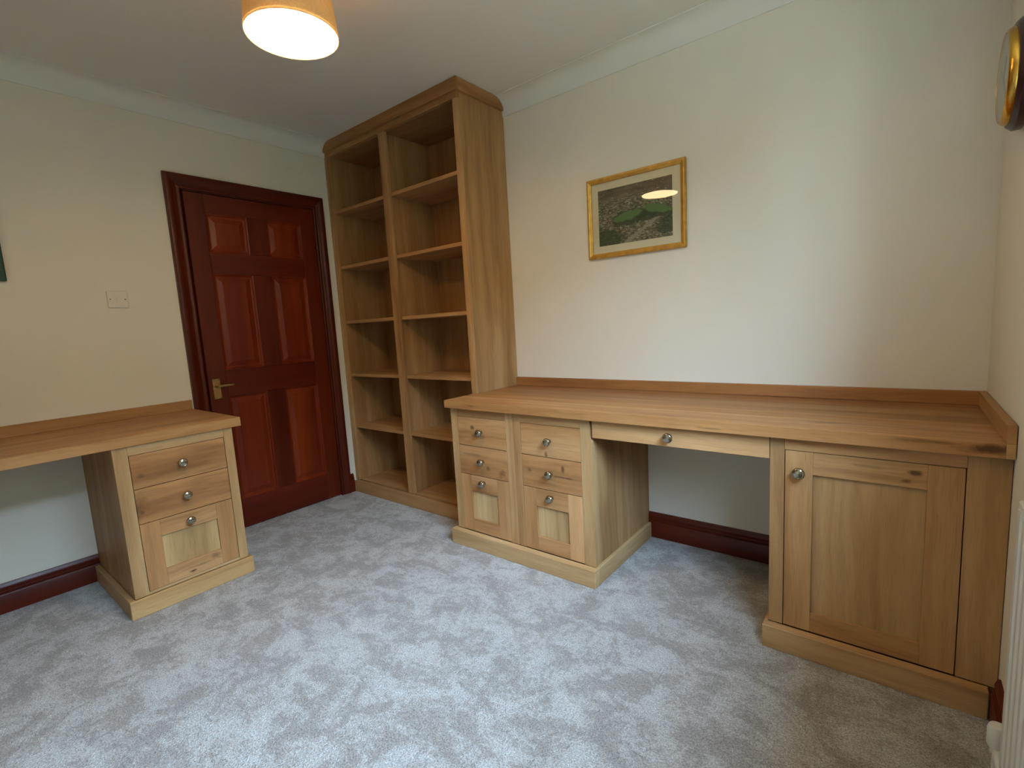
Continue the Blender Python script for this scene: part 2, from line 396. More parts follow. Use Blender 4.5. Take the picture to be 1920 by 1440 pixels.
# lever handle
hd = box('door_handle', -0.0018, 0.004, -1.250+0.889, -1.209+0.889, 0.816, 0.934, m_brass, door, 0.0015)
bm = bmesh.new()
add_lathe(bm, [(0.0, -0.001), (0.011, -0.001), (0.011, 0.006), (0.0085, 0.009), (0.0085, 0.045), (0.0, 0.046)], Matrix.Translation((0.005, -1.230+0.889, 0.893)) @ Matrix.Rotation(math.pi/2, 4, 'Y'), 18)
add_lathe(bm, [(0.0, 0.0), (0.0085, 0.0), (0.0085, 0.03), (0.0065, 0.06), (0.0075, 0.083), (0.005, 0.090), (0.0, 0.091)], Matrix.Translation((0.045, -1.236+0.889, 0.893)) @ Matrix.Rotation(-math.pi/2, 4, 'X'), 18)
obj('lever', bm, m_brass, hd, smooth=True)
for yy in (-1.243, -1.216):
    for zz in (0.823, 0.927):
        bm = bmesh.new(); add_lathe(bm, [(0.0034, 0.0), (0.0034, 0.001), (0.0, 0.0016)], Matrix.Translation((0.0042, yy+0.889, zz)) @ Matrix.Rotation(math.pi/2, 4, 'Y'), 12)
        obj('screw', bm, m_screw, hd)

# ------------------------------------------------------------------ window (beside the camera, lights the room)
win = struct(empty('window_1', (XC, (WY0+WY1)/2, WZ0)), 'white casement window over the radiator')
wy, wz = (WY0+WY1)/2, WZ0
def wbox(name, x0, x1, y0, y1, z0, z1, mat=m_gloss, parent=None, bev=0.002): return box(name, x0-XC, x1-XC, y0-wy, y1-wy, z0-wz, z1-wz, mat, parent or win, bev)
fx0, fx1 = XC+0.14, XC+0.19
wbox('window_frame', fx0, fx1, WY0+0.0005, WY0+0.05, WZ0+0.0005, WZ1-0.0005); wbox('window_frame', fx0, fx1, WY1-0.05, WY1-0.0005, WZ0+0.0005, WZ1-0.0005)
wbox('window_frame', fx0, fx1, WY0+0.0505, WY1-0.0505, WZ0+0.0005, WZ0+0.05); wbox('window_frame', fx0, fx1, WY0+0.0505, WY1-0.0505, WZ1-0.05, WZ1-0.0005)
wbox('mullion', fx0, fx1, wy-0.025, wy+0.025, WZ0+0.0505, WZ1-0.0505)
for y0, y1 in ((WY0+0.0505, wy-0.0255), (wy+0.0255, WY1-0.0505)): wbox('pane', fx0+0.028, fx0+0.032, y0, y1, WZ0+0.0505, WZ1-0.0505, m_pane, bev=0)
wbox('window_sill', XC-0.06, XC-0.0005, WY0-0.05, WY1+0.03, WZ0-0.024, WZ0)

# ------------------------------------------------------------------ garden hedge outside the window (shades the low sky)
m_hedge = plain('hedge_leaves', (0.035, 0.060, 0.020), 0.8, noise=0.7, scale=9)
bm = bmesh.new()
bmesh.ops.create_grid(bm, x_segments=60, y_segments=22, size=1.0)
for v in bm.verts:
    gy, gz = v.co.x*7.5-1.7, (v.co.y+1)*0.5
    v.co = Vector((6.5+random.uniform(-0.12, 0.12)+0.25*gz**4, gy, gz*3.82-0.4+(random.uniform(-0.06, 0.06) if gz > 0.1 else 0)))
ret = bmesh.ops.extrude_face_region(bm, geom=bm.faces[:])
for v in [g for g in ret['geom'] if isinstance(g, bmesh.types.BMVert)]: v.co.x += 0.9
hedge = obj('hedge', bm, m_hedge, smooth=False); struct(hedge, 'tall clipped garden hedge outside the window')

# ------------------------------------------------------------------ furniture builders (local frame: front faces -y, back at y=0)
KPROF = [(0.0, 0.0), (0.0105, 0.0), (0.0105, 0.002), (0.0075, 0.0035), (0.0065, 0.010), (0.0085, 0.013), (0.0155, 0.0155), (0.0185, 0.0195), (0.0188, 0.0245), (0.0165, 0.0290), (0.0150, 0.0297), (0.0135, 0.0292), (0.0090, 0.0315), (0.0, 0.0325)]
bm = bmesh.new(); add_lathe(bm, KPROF, Matrix(), 32)
_k = obj('knob', bm, m_nickel, smooth=True); KNOB_ME = _k.data; bpy.data.objects.remove(_k)
def knob(parent, x, y, z):
    o = bpy.data.objects.new('knob', KNOB_ME); COL.objects.link(o); o.parent = parent
    o.location = (x, y, z); o.rotation_euler = (math.pi/2, 0, 0); return o
def jit(base, s=0.06):
    k = 1+random.uniform(-s, s); return tuple(c*k for c in base)
PALE, PINK, PLAIN, DEEP = (1.08, 1.16, 1.22), (1.06, 0.97, 0.92), (1.0, 1.0, 1.0), (0.93, 0.82, 0.72)
FT = 0.020
def plain_drawer(cab, x0, x1, z0, z1, yf, color, knots=None):
    m = oak['x'] if not knots else wood('oak_drawer_front', 'x', rough=0.5, knots=knots, **OAK)
    d = box('drawer', x0, x1, yf, yf+FT, z0, z1, m, cab, 0.0012, color)
    knob(d, (x0+x1)/2, yf, (z0+z1)/2+0.002)
    return d
def framed_front(name, cab, x0, x1, z0, z1, yf, sw, rt, rb, colors, knots=None, panel_knots=None):
    """frame of two stiles and two rails round a recessed panel"""
    s, r, p = colors
    mk = oak['x'] if not knots else wood('oak_panel_rail', 'x', rough=0.5, knots=knots, **OAK)
    d = box(name, x0, x0+sw, yf, yf+FT, z0, z1, oak['z'], cab, 0.0010, jit(s))
    box('stile', x1-sw, x1, yf, yf+FT, z0, z1, oak['z'], d, 0.0010, jit(s))
    box('rail', x0+sw+0.0002, x1-sw-0.0002, yf+0.0002, yf+FT, z1-rt, z1, mk, d, 0.0008, jit(r))
    box('rail', x0+sw+0.0002, x1-sw-0.0002, yf+0.0002, yf+FT, z0, z0+rb, mk, d, 0.0008, jit(r))
    box('panel', x0+sw+0.0003, x1-sw-0.0003, yf+0.009, yf+0.016, z0+rb+0.0003, z1-rt-0.0003, oak['z'], d, 0.0003, p)
    return d

ZD, TD = 0.7784, 0.0391
ZU = ZD-TD-0.0006           # underside of the worktops
YF = -0.591; PF = -0.626; ZP = 0.0805
FR = YF+0.020               # back of the face frame

# ---- drawer cabinet under the long desk
def frame_stile(cab, x0, x1, z1=ZU, color=PLAIN): return box('stile', x0, x1, YF, FR, ZP+0.0005, z1, oak['z'], cab, 0.0010, jit(color))
xl, xr = 1.268, 2.1005
cab = tag(empty('drawer_cabinet', (xl, 0, 0)), 'oak cabinet of six drawers in two columns under the long desk beside the bookcase', 'cabinet')
def off(o, dx):     # meshes are authored in room coordinates; shift them into the cabinet's own frame
    for v in o.data.vertices: v.co.x -= dx
    return o
parts = []
parts.append(box('side_panel', xl, xl+0.018, FR+0.0003, -0.002, ZP, ZU, oak['z'], cab, 0.0008))
parts.append(box('side_panel', xr-0.018, xr, FR+0.0003, -0.002, 0.0, ZU, oak['z'], cab, 0.0008, (0.95, 0.95, 0.95)))
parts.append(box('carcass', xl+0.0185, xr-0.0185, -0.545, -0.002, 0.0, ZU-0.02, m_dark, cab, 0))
parts.append(frame_stile(cab, xl, 1.3125, color=PALE)); parts.append(frame_stile(cab, 1.6375, 1.6815)); parts.append(frame_stile(cab, 1.6822, 1.7255))
pts = [(2.0515, ZP+0.0005), (2.1060, ZP+0.0005), (2.1060, 0.640), (2.0975, 0.662), (2.0975, ZU), (2.0515, ZU)]
parts.append(prism('stile', pts, YF, FR, 'y', oak['z'], cab, PALE))
for x0, x1 in ((1.3128, 1.6372), (1.7258, 2.0512)): parts.append(box('rail', x0, x1, YF+0.0003, FR, 0.6955, ZU, oak['x'], cab, 0.0010, jit(PINK)))
parts.append(box('plinth', 1.247, 2.1183, PF, YF-0.0005, 0.0, ZP, oak['x'], cab, 0.002, PALE))
parts.append(box('plinth', 1.247, xl-0.0005, YF, -0.4085, 0.0, ZP, oak['y'], cab, 0.002, PALE))
parts.append(box('plinth', xr+0.0005, 2.1183, YF, -0.0200, 0.0, ZP, oak['y'], cab, 0.002, PALE))
for o in parts: off(o, xl)
for ci, (x0, x1) in enumerate(((1.3145, 1.6355), (1.7275, 2.0495))):
    kn1 = [[(1.417-xl, YF, 0.644, .016, .05, .014, .8), (1.455-xl, YF, 0.600, .05, .05, .012, .35)], [(1.868-xl, YF, 0.556, .010, .05, .016, .75)]][ci]
    kn2 = [[(1.600-xl, YF, 0.425, .030, .05, .028, .55), (1.510-xl, YF, 0.440, .016, .05, .012, .6), (1.40-xl, YF, 0.50, .07, .05, .010, .35)],
           [(1.955-xl, YF, 0.500, .010, .05, .020, .75), (1.965-xl, YF, 0.462, .075, .05, .006, .8), (1.770-xl, YF, 0.470, .022, .05, .015, .5), (1.87-xl, YF, .420, .10, .05, .010, .3)]][ci]
    plain_drawer(cab, x0-xl, x1-xl, 0.5455, 0.6935, YF, jit((1.04, 0.97, 0.92), .04), kn1)
    plain_drawer(cab, x0-xl, x1-xl, 0.3915, 0.5425, YF, jit((1.0, 0.90, 0.84), .04), kn2)
    d = framed_front('drawer', cab, x0-xl, x1-xl, 0.083, 0.3885, YF, 0.0735, 0.086, 0.069, (PINK, PINK, (1.14, 1.28, 1.38)))
    knob(d, (x0+x1)/2-xl, YF, 0.356)

# ---- kneehole drawer
kd = tag(empty('kneehole_drawer', (2.44, -0.3, 0.661)), 'shallow oak drawer with one knob spanning the kneehole of the long desk', 'drawer')
def kb(name, *a, **k):
    o = box(name, *a, kd, **k)
    for v in o.data.vertices: v.co -= Vector((2.44, -0.3, 0.661))
    return o
kf = kb('drawer_front', 2.1085, 2.7795, YF+0.0005, FR-0.0005, 0.6605, ZU, oak['x'], bev=0.0012, color=(1.06, 0.98, 0.92))
kf2 = kb('drawer_box', 2.118, 2.764, FR, -0.06, 0.672, 0.7285, m_dark, bev=0.001)
knob(kf, 2.4405-2.44, YF+0.3, 0.699-0.661)

# ---- cupboard by the right wall
xc = 2.7817
cup = tag(empty('cupboard', (xc, 0, 0)), 'oak cupboard with one panelled door at the radiator end of the long desk', 'cabinet')
ps = [box('side_panel', xc, xc+0.018, FR+0.0003, -0.002, 0.0, ZU, oak['z'], cup, 0.0008),
      box('side_panel', XC-0.0025-0.018, XC-0.0025, FR+0.0003, -0.002, 0.0, ZU, oak['z'], cup, 0.0008),
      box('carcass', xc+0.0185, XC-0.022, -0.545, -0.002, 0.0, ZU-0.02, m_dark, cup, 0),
      frame_stile(cup, xc, 2.8245), frame_stile(cup, 3.2645, XC-0.0015),
      box('rail', 2.8248, 3.2642, YF+0.0003, FR, 0.6973, ZU, oak['x'], cup, 0.0010, jit(PINK)),
      box('plinth', 2.768, XC-0.0200, PF, YF-0.0005, 0.0, ZP, oak['x'], cup, 0.002, PLAIN),
      box('plinth', 2.768, xc-0.0005, YF, -0.0200, 0.0, ZP, oak['y'], cup, 0.002, PLAIN)]
for o in ps: off(o, xc)
d = framed_front('door', cup, 2.8270-xc, 3.2620-xc, 0.083, 0.6952, YF, 0.078, 0.073, 0.066, ((1.05, .98, .92), PINK, (1.05, 1.08, 1.10)),
                 knots=[(3.156-xc, YF, 0.668, .022, .05, .010, .9), (3.135-xc, YF, 0.640, .014, .05, .008, .7), (3.05-xc, YF, .672, .07, .05, .008, .35)])
knob(d, 2.868-xc, YF, 0.628)

# ---- long worktop of glued staves with upstands
wt = tag(empty('worktop', (2.3, -0.3, ZD-TD)), 'long oak worktop with rear upstand between the bookcase and the clock wall', 'worktop')
def wtb(name, x0, x1, y0, y1, z0, z1, mat, color, bev=0.001, parent=wt):
    o = box(name, x0, x1, y0, y1, z0, z1, mat, parent, bev, color)
    for v in o.data.vertices: v.co -= Vector((2.3, -0.3, ZD-TD))
    return o
front_m = wood('oak_worktop_front', 'x', rough=0.42, knots=[(3.30-2.3, -0.318, 0.022, .075, .05, .016, .9), (3.18-2.3, -.318, .030, .10, .03, .006, .5), (2.594-2.3, -.318, .012, .05, .02, .004, .5), (1.45-2.3, -.318, .020, .035, .02, .003, .6), (2.93-2.3, -.205, .039, .06, .012, .02, .5)], **OAK)
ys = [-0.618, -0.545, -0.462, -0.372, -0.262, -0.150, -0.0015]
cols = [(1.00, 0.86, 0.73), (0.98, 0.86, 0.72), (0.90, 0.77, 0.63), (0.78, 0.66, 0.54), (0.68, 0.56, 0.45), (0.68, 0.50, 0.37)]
for i in range(6):
    x0 = 1.252 if ys[i+1] < -0.42 else 1.2695
    if i == 2: x0 = 1.2695
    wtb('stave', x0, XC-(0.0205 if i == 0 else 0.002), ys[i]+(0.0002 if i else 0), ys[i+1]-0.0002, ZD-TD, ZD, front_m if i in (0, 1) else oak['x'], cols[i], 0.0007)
wtb('stave', 1.252, 1.2690, -0.4618, -0.386, ZD-TD, ZD, oak['x'], cols[2], 0.0007)
wtb('end_block', XC-0.0203, XC-0.002, -0.618, -0.5452, ZD-TD, ZD, oak['x'], (1.25, 1.30, 1.25), 0.0010)
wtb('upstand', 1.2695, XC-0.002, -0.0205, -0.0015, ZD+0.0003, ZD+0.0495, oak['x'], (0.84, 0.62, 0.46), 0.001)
wtb('upstand', XC-0.0215, XC-0.002, -0.6165, -0.0210, ZD+0.0003, ZD+0.0495, oak['y'], (0.97, 0.88, 0.78), 0.001)

# ---- short desk by the door: pedestal + worktop (front faces +x)
PX, LYL, LYR = 0.601, -1.868, -1.405
ped = tag(empty('drawer_pedestal', (0, LYL, 0), math.pi/2), 'oak pedestal of three drawers standing beside the mahogany door', 'cabinet')
W_ = LYR-LYL; YP = -PX; YPF = YP+0.020
box('side_panel', 0, 0.018, YPF+0.0003, -0.0015, 0, ZU, oak['z'], ped, 0.0008, (0.82, 0.76, 0.70))
box('side_panel', W_-0.018, W_, YPF+0.0003, -0.0235, 0, ZU, oak['z'], ped, 0.0008)
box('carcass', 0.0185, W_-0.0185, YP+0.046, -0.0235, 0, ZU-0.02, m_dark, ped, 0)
box('stile', 0, 0.0515, YP, YPF, ZP+0.0005, ZU, oak['z'], ped, 0.001, PALE); box('stile', W_-0.0400, W_, YP, YPF, ZP+0.0005, ZU, oak['z'], ped, 0.001, PALE)
box('rail', 0.0518, W_-0.0403, YP+0.0003, YPF, 0.698, ZU, oak['x'], ped, 0.001, PALE)
box('rail', 0.0518, W_-0.0403, YP+0.0003, YPF, ZP+0.0005, 0.0925, oak['x'], ped, 0.001, PALE)
box('plinth', -0.0225, W_+0.0165, YP-0.014, YP-0.0005, 0, ZP, oak['x'], ped, 0.002, (1.15, 1.22, 1.18))
box('plinth', -0.0225, -0.0005, YP, -0.0205, 0, ZP, oak['y'], ped, 0.002, PLAIN); box('plinth', W_+0.0005, W_+0.0165, YP, -0.0235, 0, ZP, oak['y'], ped, 0.002, PLAIN)
x0, x1 = 0.0535, W_-0.0420
plain_drawer(ped, x0, x1, 0.5505, 0.6960, YP, (1.06, .98, .92), [(0.082, YP, 0.601, .018, .05, .014, .5)])
plain_drawer(ped, x0, x1, 0.3965, 0.5475, YP, (1.05, .94, .86), [(0.055, YP, 0.47, .05, .05, .06, .4), (0.07, YP, 0.445, .012, .05, .010, .5)])
d = framed_front('drawer', ped, x0, x1, 0.0945, 0.3935, YP, 0.072, 0.074, 0.073, (PINK, PINK, (1.22, 1.42, 1.50)),
                 knots=[(0.223, YP, 0.113, .022, .05, .008, .95), (0.317, YP, 0.145, .03, .05, .02, .55), (0.26, YP, .13, .09, .05, .008, .4)])
knob(d, (x0+x1)/2, YP, 0.355)

sw = tag(empty('worktop', (0.3, -2.0, ZD-TD)), 'short oak worktop with low upstand along the door wall, over the drawer pedestal', 'worktop')
def swb(name, x0, x1, y0, y1, z0, z1, mat, color, bev=0.001):
    o = box(name, x0, x1, y0, y1, z0, z1, mat, sw, bev, color)
    for v in o.data.vertices: v.co -= Vector((0.3, -2.0, ZD-TD))
    return o
LT, LR_ = ZD+0.003, -1.366
xs = [0.6125, 0.535, 0.43, 0.32, 0.21, 0.11, 0.0015]
lc = [(1.04, 0.96, 0.88), (0.97, 0.86, 0.76), (0.97, 0.86, 0.76), (0.94, 0.83, 0.74), (0.97, 0.86, 0.76), (0.93, 0.80, 0.70)]
for i in range(6):
    swb('stave', xs[i+1]+0.0002, xs[i]-0.0002, YD+0.002, LR_, ZD-TD, LT, oak['y'], lc[i], 0.0007)
swb('upstand', 0.0015, 0.0205, YD+0.002, LR_-0.006, LT+0.0003, LT+0.052, oak['y'], (0.98, 0.85, 0.72), 0.001)
swb('end_panel', 0.022, 0.590, YD+0.002, YD+0.030, 0.0, ZD-TD-0.0005, oak['z'], PLAIN, 0.001)

# ------------------------------------------------------------------ bookcase
BF, BR, BP = -0.383, 1.267, -0.405
bk = tag(empty('bookcase', (0.63, -0.2, 0)), 'tall oak bookcase with two columns of open shelves reaching the ceiling', 'bookcase')
def bb(name, x0, x1, y0, y1, z0, z1, axis, color=PLAIN, bev=0.001, mat=None):
    o = box(name, x0, x1, y0, y1, z0, z1, mat or oak[axis], bk, bev, color)
    for v in o.data.vertices: v.co -= Vector((0.63, -0.2, 0))
    return o
def bprism(name, pts, a0, a1, ax_, grain, color=PLAIN):
    o = prism(name, pts, a0, a1, ax_, oak[grain], bk, color)
    for v in o.data.vertices: v.co -= Vector((0.63, -0.2, 0))
    return o
cv = []      # outline of the coving, offset a little, as (distance from wall, z)
for k in range(11):
    a = math.pi/2*k/10
    cv.append((0.008+(C2+0.001)*(1-math.cos(a)), ZC-C1-0.004+(C1+0.001)*math.sin(a)))
TOPZ = ZC-0.0015
bxl = 0.0015
# sides scribed round the coving
side = [(BF+0.0203, 0.0), (-0.002, 0.0), (-0.002, ZC-C1-0.012)] + [(-d_, min(z_, TOPZ-0.03)) for d_, z_ in cv[:7]] + [(BF+0.0203, TOPZ-0.03)]
sid = [(y, z) for i, (y, z) in enumerate(side)]
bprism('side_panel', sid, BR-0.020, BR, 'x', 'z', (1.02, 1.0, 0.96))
bb('side_panel', 0.0205, 0.0385, BF+0.0203, -0.002, 0.0, 2.334, 'z', (0.85, .77, .69), 0.0003)  # inner side and divider tinted darker: interior shade put into the colour
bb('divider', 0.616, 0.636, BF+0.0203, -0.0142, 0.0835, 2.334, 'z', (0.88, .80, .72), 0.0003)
bb('back_panel', 0.0388, BR-0.0203, -0.014, -0.002, 0.0, 2.334, 'z', (0.74, .60, .47), 0.0)  # deeper tint carries the painted shade at the back of the shelves
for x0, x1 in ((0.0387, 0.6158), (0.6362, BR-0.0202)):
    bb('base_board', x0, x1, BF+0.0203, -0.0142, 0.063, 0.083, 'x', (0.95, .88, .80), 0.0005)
    bb('top_board', x0, x1, BF+0.0203, -0.0105, 2.3345, 2.349, 'x', (0.74, .62, .5), 0.0005)  # underside of the top gets the same painted interior shade
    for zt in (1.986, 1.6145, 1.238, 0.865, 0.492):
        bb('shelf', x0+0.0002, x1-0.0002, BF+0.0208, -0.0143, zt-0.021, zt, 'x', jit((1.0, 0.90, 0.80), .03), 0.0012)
sl = [(bxl, ZP+0.003), (bxl, ZC-C1-0.012)] + [(d_, z_) for d_, z_ in cv if z_ < 2.378 and d_ < 0.035] + [(0.0365, 2.378), (0.0365, ZP+0.003)]
bprism('stile', sl, BF, BF+0.020, 'y', 'z', (1.02, 1.0, .96))
bb('stile', 0.596, 0.656, BF, BF+0.020, 0.0835, 2.3348, 'z', (1.04, 1.0, .96)); bb('stile', 1.2335, BR, BF, BF+0.020, 0.0, 2.3348, 'z', (1.04, 1.0, .96))
bb('rail', 0.0370, BR, BF, BF+0.020, 2.3352, 2.378, 'x', (1.0, .90, .82))
bb('plinth', bxl+0.0185, 1.2465, BP, BF-0.0003, 0.0, 0.083, 'x', (1.0, .95, .90), 0.0015)
# cornice: front board scribed to the coving on its left end, return board on its right end
PJ = 0.016
cr = [(0.003, 2.348)] + [(d_, z_) for d_, z_ in cv if 2.349 < z_ < TOPZ-0.002] + [(C2+0.012, TOPZ), (BR+PJ, TOPZ), (BR+PJ, 2.3785), (0.003+0.0, 2.3785)]
cl = [(d_, z_) for d_, z_ in cv if z_ > 2.372]
cr = [(cl[0][0], 2.366)] + cl + [(C2+0.012, TOPZ), (BR+PJ, TOPZ), (BR+PJ, 2.366), ]
bprism('cornice', cr, BF-PJ, BF-0.0003, 'y', 'x', (0.98, .86, .74))
cr2 = [(-cl[0][0], 2.366)] + [(-d_, z_) for d_, z_ in cl] + [(-C2-0.012, TOPZ), (BF-0.0003, TOPZ), (BF-0.0003, 2.366)]
bprism('cornice', cr2, BR+0.0003, BR+PJ, 'x', 'y', (0.98, .86, .74))

# ------------------------------------------------------------------ picture on the back wall
pic = tag(empty('framed_picture', (2.0595, 0, 1.464)), 'gilt framed aerial photograph of a town hanging over the long desk', 'picture')
def pb(name, x0, x1, y0, y1, z0, z1, mat, bev=0.0, parent=pic):
    o = box(name, x0-2.0595, x1-2.0595, y0, y1, z0-1.464, z1-1.464, mat, parent, bev); return o
PX0, PX1, PZ0, PZ1 = 1.803, 2.316, 1.464, 1.863
fprof = [(0.0, -0.001), (0.0, -0.016), (0.004, -0.021), (0.010, -0.022), (0.015, -0.018), (0.020, -0.017), (0.0245, -0.013), (0.0245, -0.001)]
corners = [(PX0, PZ0, 1, 1), (PX1, PZ0, -1, 1), (PX1, PZ1, -1, -1), (PX0, PZ1, 1, -1)]
for k in range(4):
    bm = bmesh.new(); e = []
    for (cx_, cz_, sx_, sz_) in (corners[k], corners[(k+1) % 4]):
        e.append([bm.verts.new((cx_+sx_*d_-2.0595, y_, cz_+sz_*d_-1.464)) for d_, y_ in fprof])
    n = len(fprof)
    for i in range(n): bm.faces.new((e[0][i], e[0][(i+1) % n], e[1][(i+1) % n], e[1][i]))
    bm.faces.new(e[0]); bm.faces.new(e[1][::-1])
    obj('frame', bm, m_gilt, pic, smooth=True)
pb('mount', PX0+0.0248, PX1-0.0248, -0.0075, -0.0015, PZ0+0.0248, PZ1-0.0248, m_mount)
def aerial_mat():
    m, t, b = new_mat('aerial_town_print')
    tcn = N(t, 'ShaderNodeTexCoord'); P = tcn.outputs['Object']
    mp = N(t, 'ShaderNodeMapping'); mp.inputs['Location'].default_value = (1.864-2.0595, 0, 1.525-1.464); mp.vector_type = 'TEXTURE'
    mp.inputs['Scale'].default_value = (0.387, 1.0, 0.2765); L(t, P, mp.inputs['Vector'])
    s = N(t, 'ShaderNodeSeparateXYZ'); L(t, mp.outputs[0], s.inputs[0]); U, V = s.outputs['X'], s.outputs['Z']
    def nz(sc, st=(1, 1, 1), d=5.0):
        q = N(t, 'ShaderNodeMapping'); q.inputs['Scale'].default_value = st; L(t, mp.outputs[0], q.inputs['Vector'])
        n = N(t, 'ShaderNodeTexNoise', Scale=sc, Detail=d, Roughness=0.65); L(t, q.outputs[0], n.inputs['Vector']); return n.outputs['Fac']
    def band(x, a, b_): return ramp(t, x, [(a, (0, 0, 0)), (b_, (1, 1, 1))])
    town = ramp(t, nz(26, (1, 1, 1.7), 8.0), [(0.36, (0.035, 0.040, 0.016)), (0.46, (0.110, 0.095, 0.050)), (0.56, (0.24, 0.185, 0.12)), (0.66, (0.55, 0.47, 0.38))])
    hill = ramp(t, nz(5, (0.8, 1, 3)), [(0.3, (0.075, 0.054, 0.033)), (0.6, (0.18, 0.125, 0.070)), (0.75, (0.24, 0.20, 0.13))])
    c = mixc(t, band(math_n(t, 'ADD', V, math_n(t, 'MULTIPLY', nz(4), 0.18)), 0.78, 0.98), town, hill)
    vo = N(t, 'ShaderNodeTexVoronoi', Scale=38.0); L(t, mp.outputs[0], vo.inputs['Vector'])
    roof = ramp(t, N2(t, vo.outputs['Color']), [(0.86, (0, 0, 0)), (0.90, (1, 1, 1))])
    roofm = math_n(t, 'MULTIPLY', roof, math_n(t, 'LESS_THAN', vo.outputs['Distance'], 0.30))
    c = mixc(t, math_n(t, 'MULTIPLY', roofm, 0.55), c, (0.70, 0.62, 0.54))
    nd = math_n(t, 'MULTIPLY', math_n(t, 'SUBTRACT', nz(14), 0.5), 1.3)
    def ell(cu, cvv, ru, rv, tilt):
        du = math_n(t, 'SUBTRACT', U, cu); dv = math_n(t, 'SUBTRACT', math_n(t, 'SUBTRACT', V, cvv), math_n(t, 'MULTIPLY', du, tilt))
        a = math_n(t, 'DIVIDE', du, ru); b2 = math_n(t, 'DIVIDE', dv, rv)
        return math_n(t, 'ADD', math_n(t, 'SQRT', math_n(t, 'ADD', math_n(t, 'MULTIPLY', a, a), math_n(t, 'MULTIPLY', b2, b2))), nd)
    for (cu, cvv, ru, rv, ti) in ((0.42, 0.44, 0.27, 0.15, 0.12), (0.80, 0.46, 0.24, 0.14, -0.25), (0.10, 0.12, 0.30, 0.18, 0.0), (0.93, 0.20, 0.16, 0.16, 0.2), (0.66, 0.42, 0.15, 0.10, 0.0)):
        c = mixc(t, ramp(t, ell(cu, cvv, ru, rv, ti), [(0.8, (0.8, 0.8, 0.8)), (1.05, (0, 0, 0))]), c, (0.030, 0.044, 0.015))
    for (cu, cvv, ru, rv, ti) in ((0.42, 0.47, 0.20, 0.085, 0.22), (0.80, 0.51, 0.19, 0.075, -0.30)):
        c = mixc(t, ramp(t, ell(cu, cvv, ru, rv, ti), [(0.85, (1, 1, 1)), (1.02, (0, 0, 0))]), c, (0.100, 0.175, 0.052))
    road = math_n(t, 'ABSOLUTE', math_n(t, 'SUBTRACT', math_n(t, 'SUBTRACT', V, 0.02), math_n(t, 'MULTIPLY', math_n(t, 'SUBTRACT', U, 0.40), 0.82)))
    roadm = math_n(t, 'MULTIPLY', ramp(t, road, [(0.022, (1, 1, 1)), (0.045, (0, 0, 0))]), math_n(t, 'LESS_THAN', V, 0.36))
    c = mixc(t, math_n(t, 'MULTIPLY', roadm, 0.8), c, (0.32, 0.26, 0.19))
    L(t, c, b.inputs['Base Color']); b.inputs['Roughness'].default_value = 0.6
    return m
pb('print', 1.864, 2.251, -0.0083, -0.0077, 1.525, 1.8015, aerial_mat())
pb('glass', PX0+0.0246, PX1-0.0246, -0.0125, -0.0105, PZ0+0.0246, PZ1-0.0246, m_glass)

# canvas on the door wall, mostly out of the picture
cvs = tag(empty('canvas_picture', (0, -2.27, 1.469)), 'dark green unframed canvas on the wall over the short desk', 'picture')
box('canvas', 0.001, 0.020, -0.25, 0.2545, 0, 0.40, m_canvas, cvs, 0.002)
box('side_edge', 0.0011, 0.0198, 0.2547, 0.2560, 0.001, 0.399, m_black, cvs, 0.0002)

# ------------------------------------------------------------------ light switch
ls = tag(empty('light_switch', (0, -1.630, 1.390)), 'square cream plastic light switch on the wall left of the door', 'switch')
box('plate', 0.0005, 0.009, -0.043, 0.043, -0.043, 0.043, m_plastic, ls, 0.003)
box('rocker', 0.0092, 0.0125, -0.006, 0.006, -0.012, 0.012, m_plastic, ls, 0.001, None)
for yy in (-0.030, 0.030):
    bm = bmesh.new(); add_lathe(bm, [(0.0032, 0), (0.0032, 0.0006), (0.0, 0.0010)], Matrix.Translation((0.0091, yy, 0)) @ Matrix.Rotation(math.pi/2, 4, 'Y'), 12); obj('screw', bm, m_screw, ls)

# ------------------------------------------------------------------ ceiling lamp
lp = tag(empty('pendant_lamp', LAMP), 'lit pendant lamp with tapered warm fabric shade hanging from the ceiling', 'lamp')
R0, R1, HS = 0.1365, 0.116, 0.21
bm = bmesh.new()
seg = 64
prof = [(R0, 0.0), (R1, HS), (R1-0.0025, HS), (R0-0.0025, 0.0), (R0, 0.0)]
add_lathe(bm, prof, Matrix(), seg); bmesh.ops.remove_doubles(bm, verts=bm.verts[:], dist=1e-5)
obj('lamp_shade', bm, m_shade, lp, smooth=True)
bm = bmesh.new(); add_lathe(bm, [(0.0, 0.0035), (R0-0.0028, 0.0035), (R0-0.0028, 0.0055), (0.0, 0.0055)], Matrix(), seg); obj('diffuser', bm, m_diff, lp)
bm = bmesh.new(); add_lathe(bm, [(0.0, 0.09), (0.016, 0.09), (0.016, 0.15), (0.006, 0.16), (0.003, 0.17), (0.003, ZC-LAMP[2]-0.022), (0.0, ZC-LAMP[2]-0.022)], Matrix(), 16); obj('flex', bm, m_flex, lp, smooth=True)
bm = bmesh.new(); add_lathe(bm, [(0.0, ZC-LAMP[2]-0.022), (0.02, ZC-LAMP[2]-0.022), (0.045, ZC-LAMP[2]-0.004), (0.045, ZC-LAMP[2]-0.0005), (0.0, ZC-LAMP[2]-0.0005)], Matrix(), 24); obj('ceiling_rose', bm, m_flex, lp, smooth=True)
bl = bpy.data.lights.new('lamp_bulb', 'POINT'); bl.energy = 26.0; bl.color = (1.0, 0.74, 0.46); bl.shadow_soft_size = 0.028
bo = bpy.data.objects.new('lamp_bulb', bl); COL.objects.link(bo); bo.parent = lp; bo.location = (0, 0, 0.055)

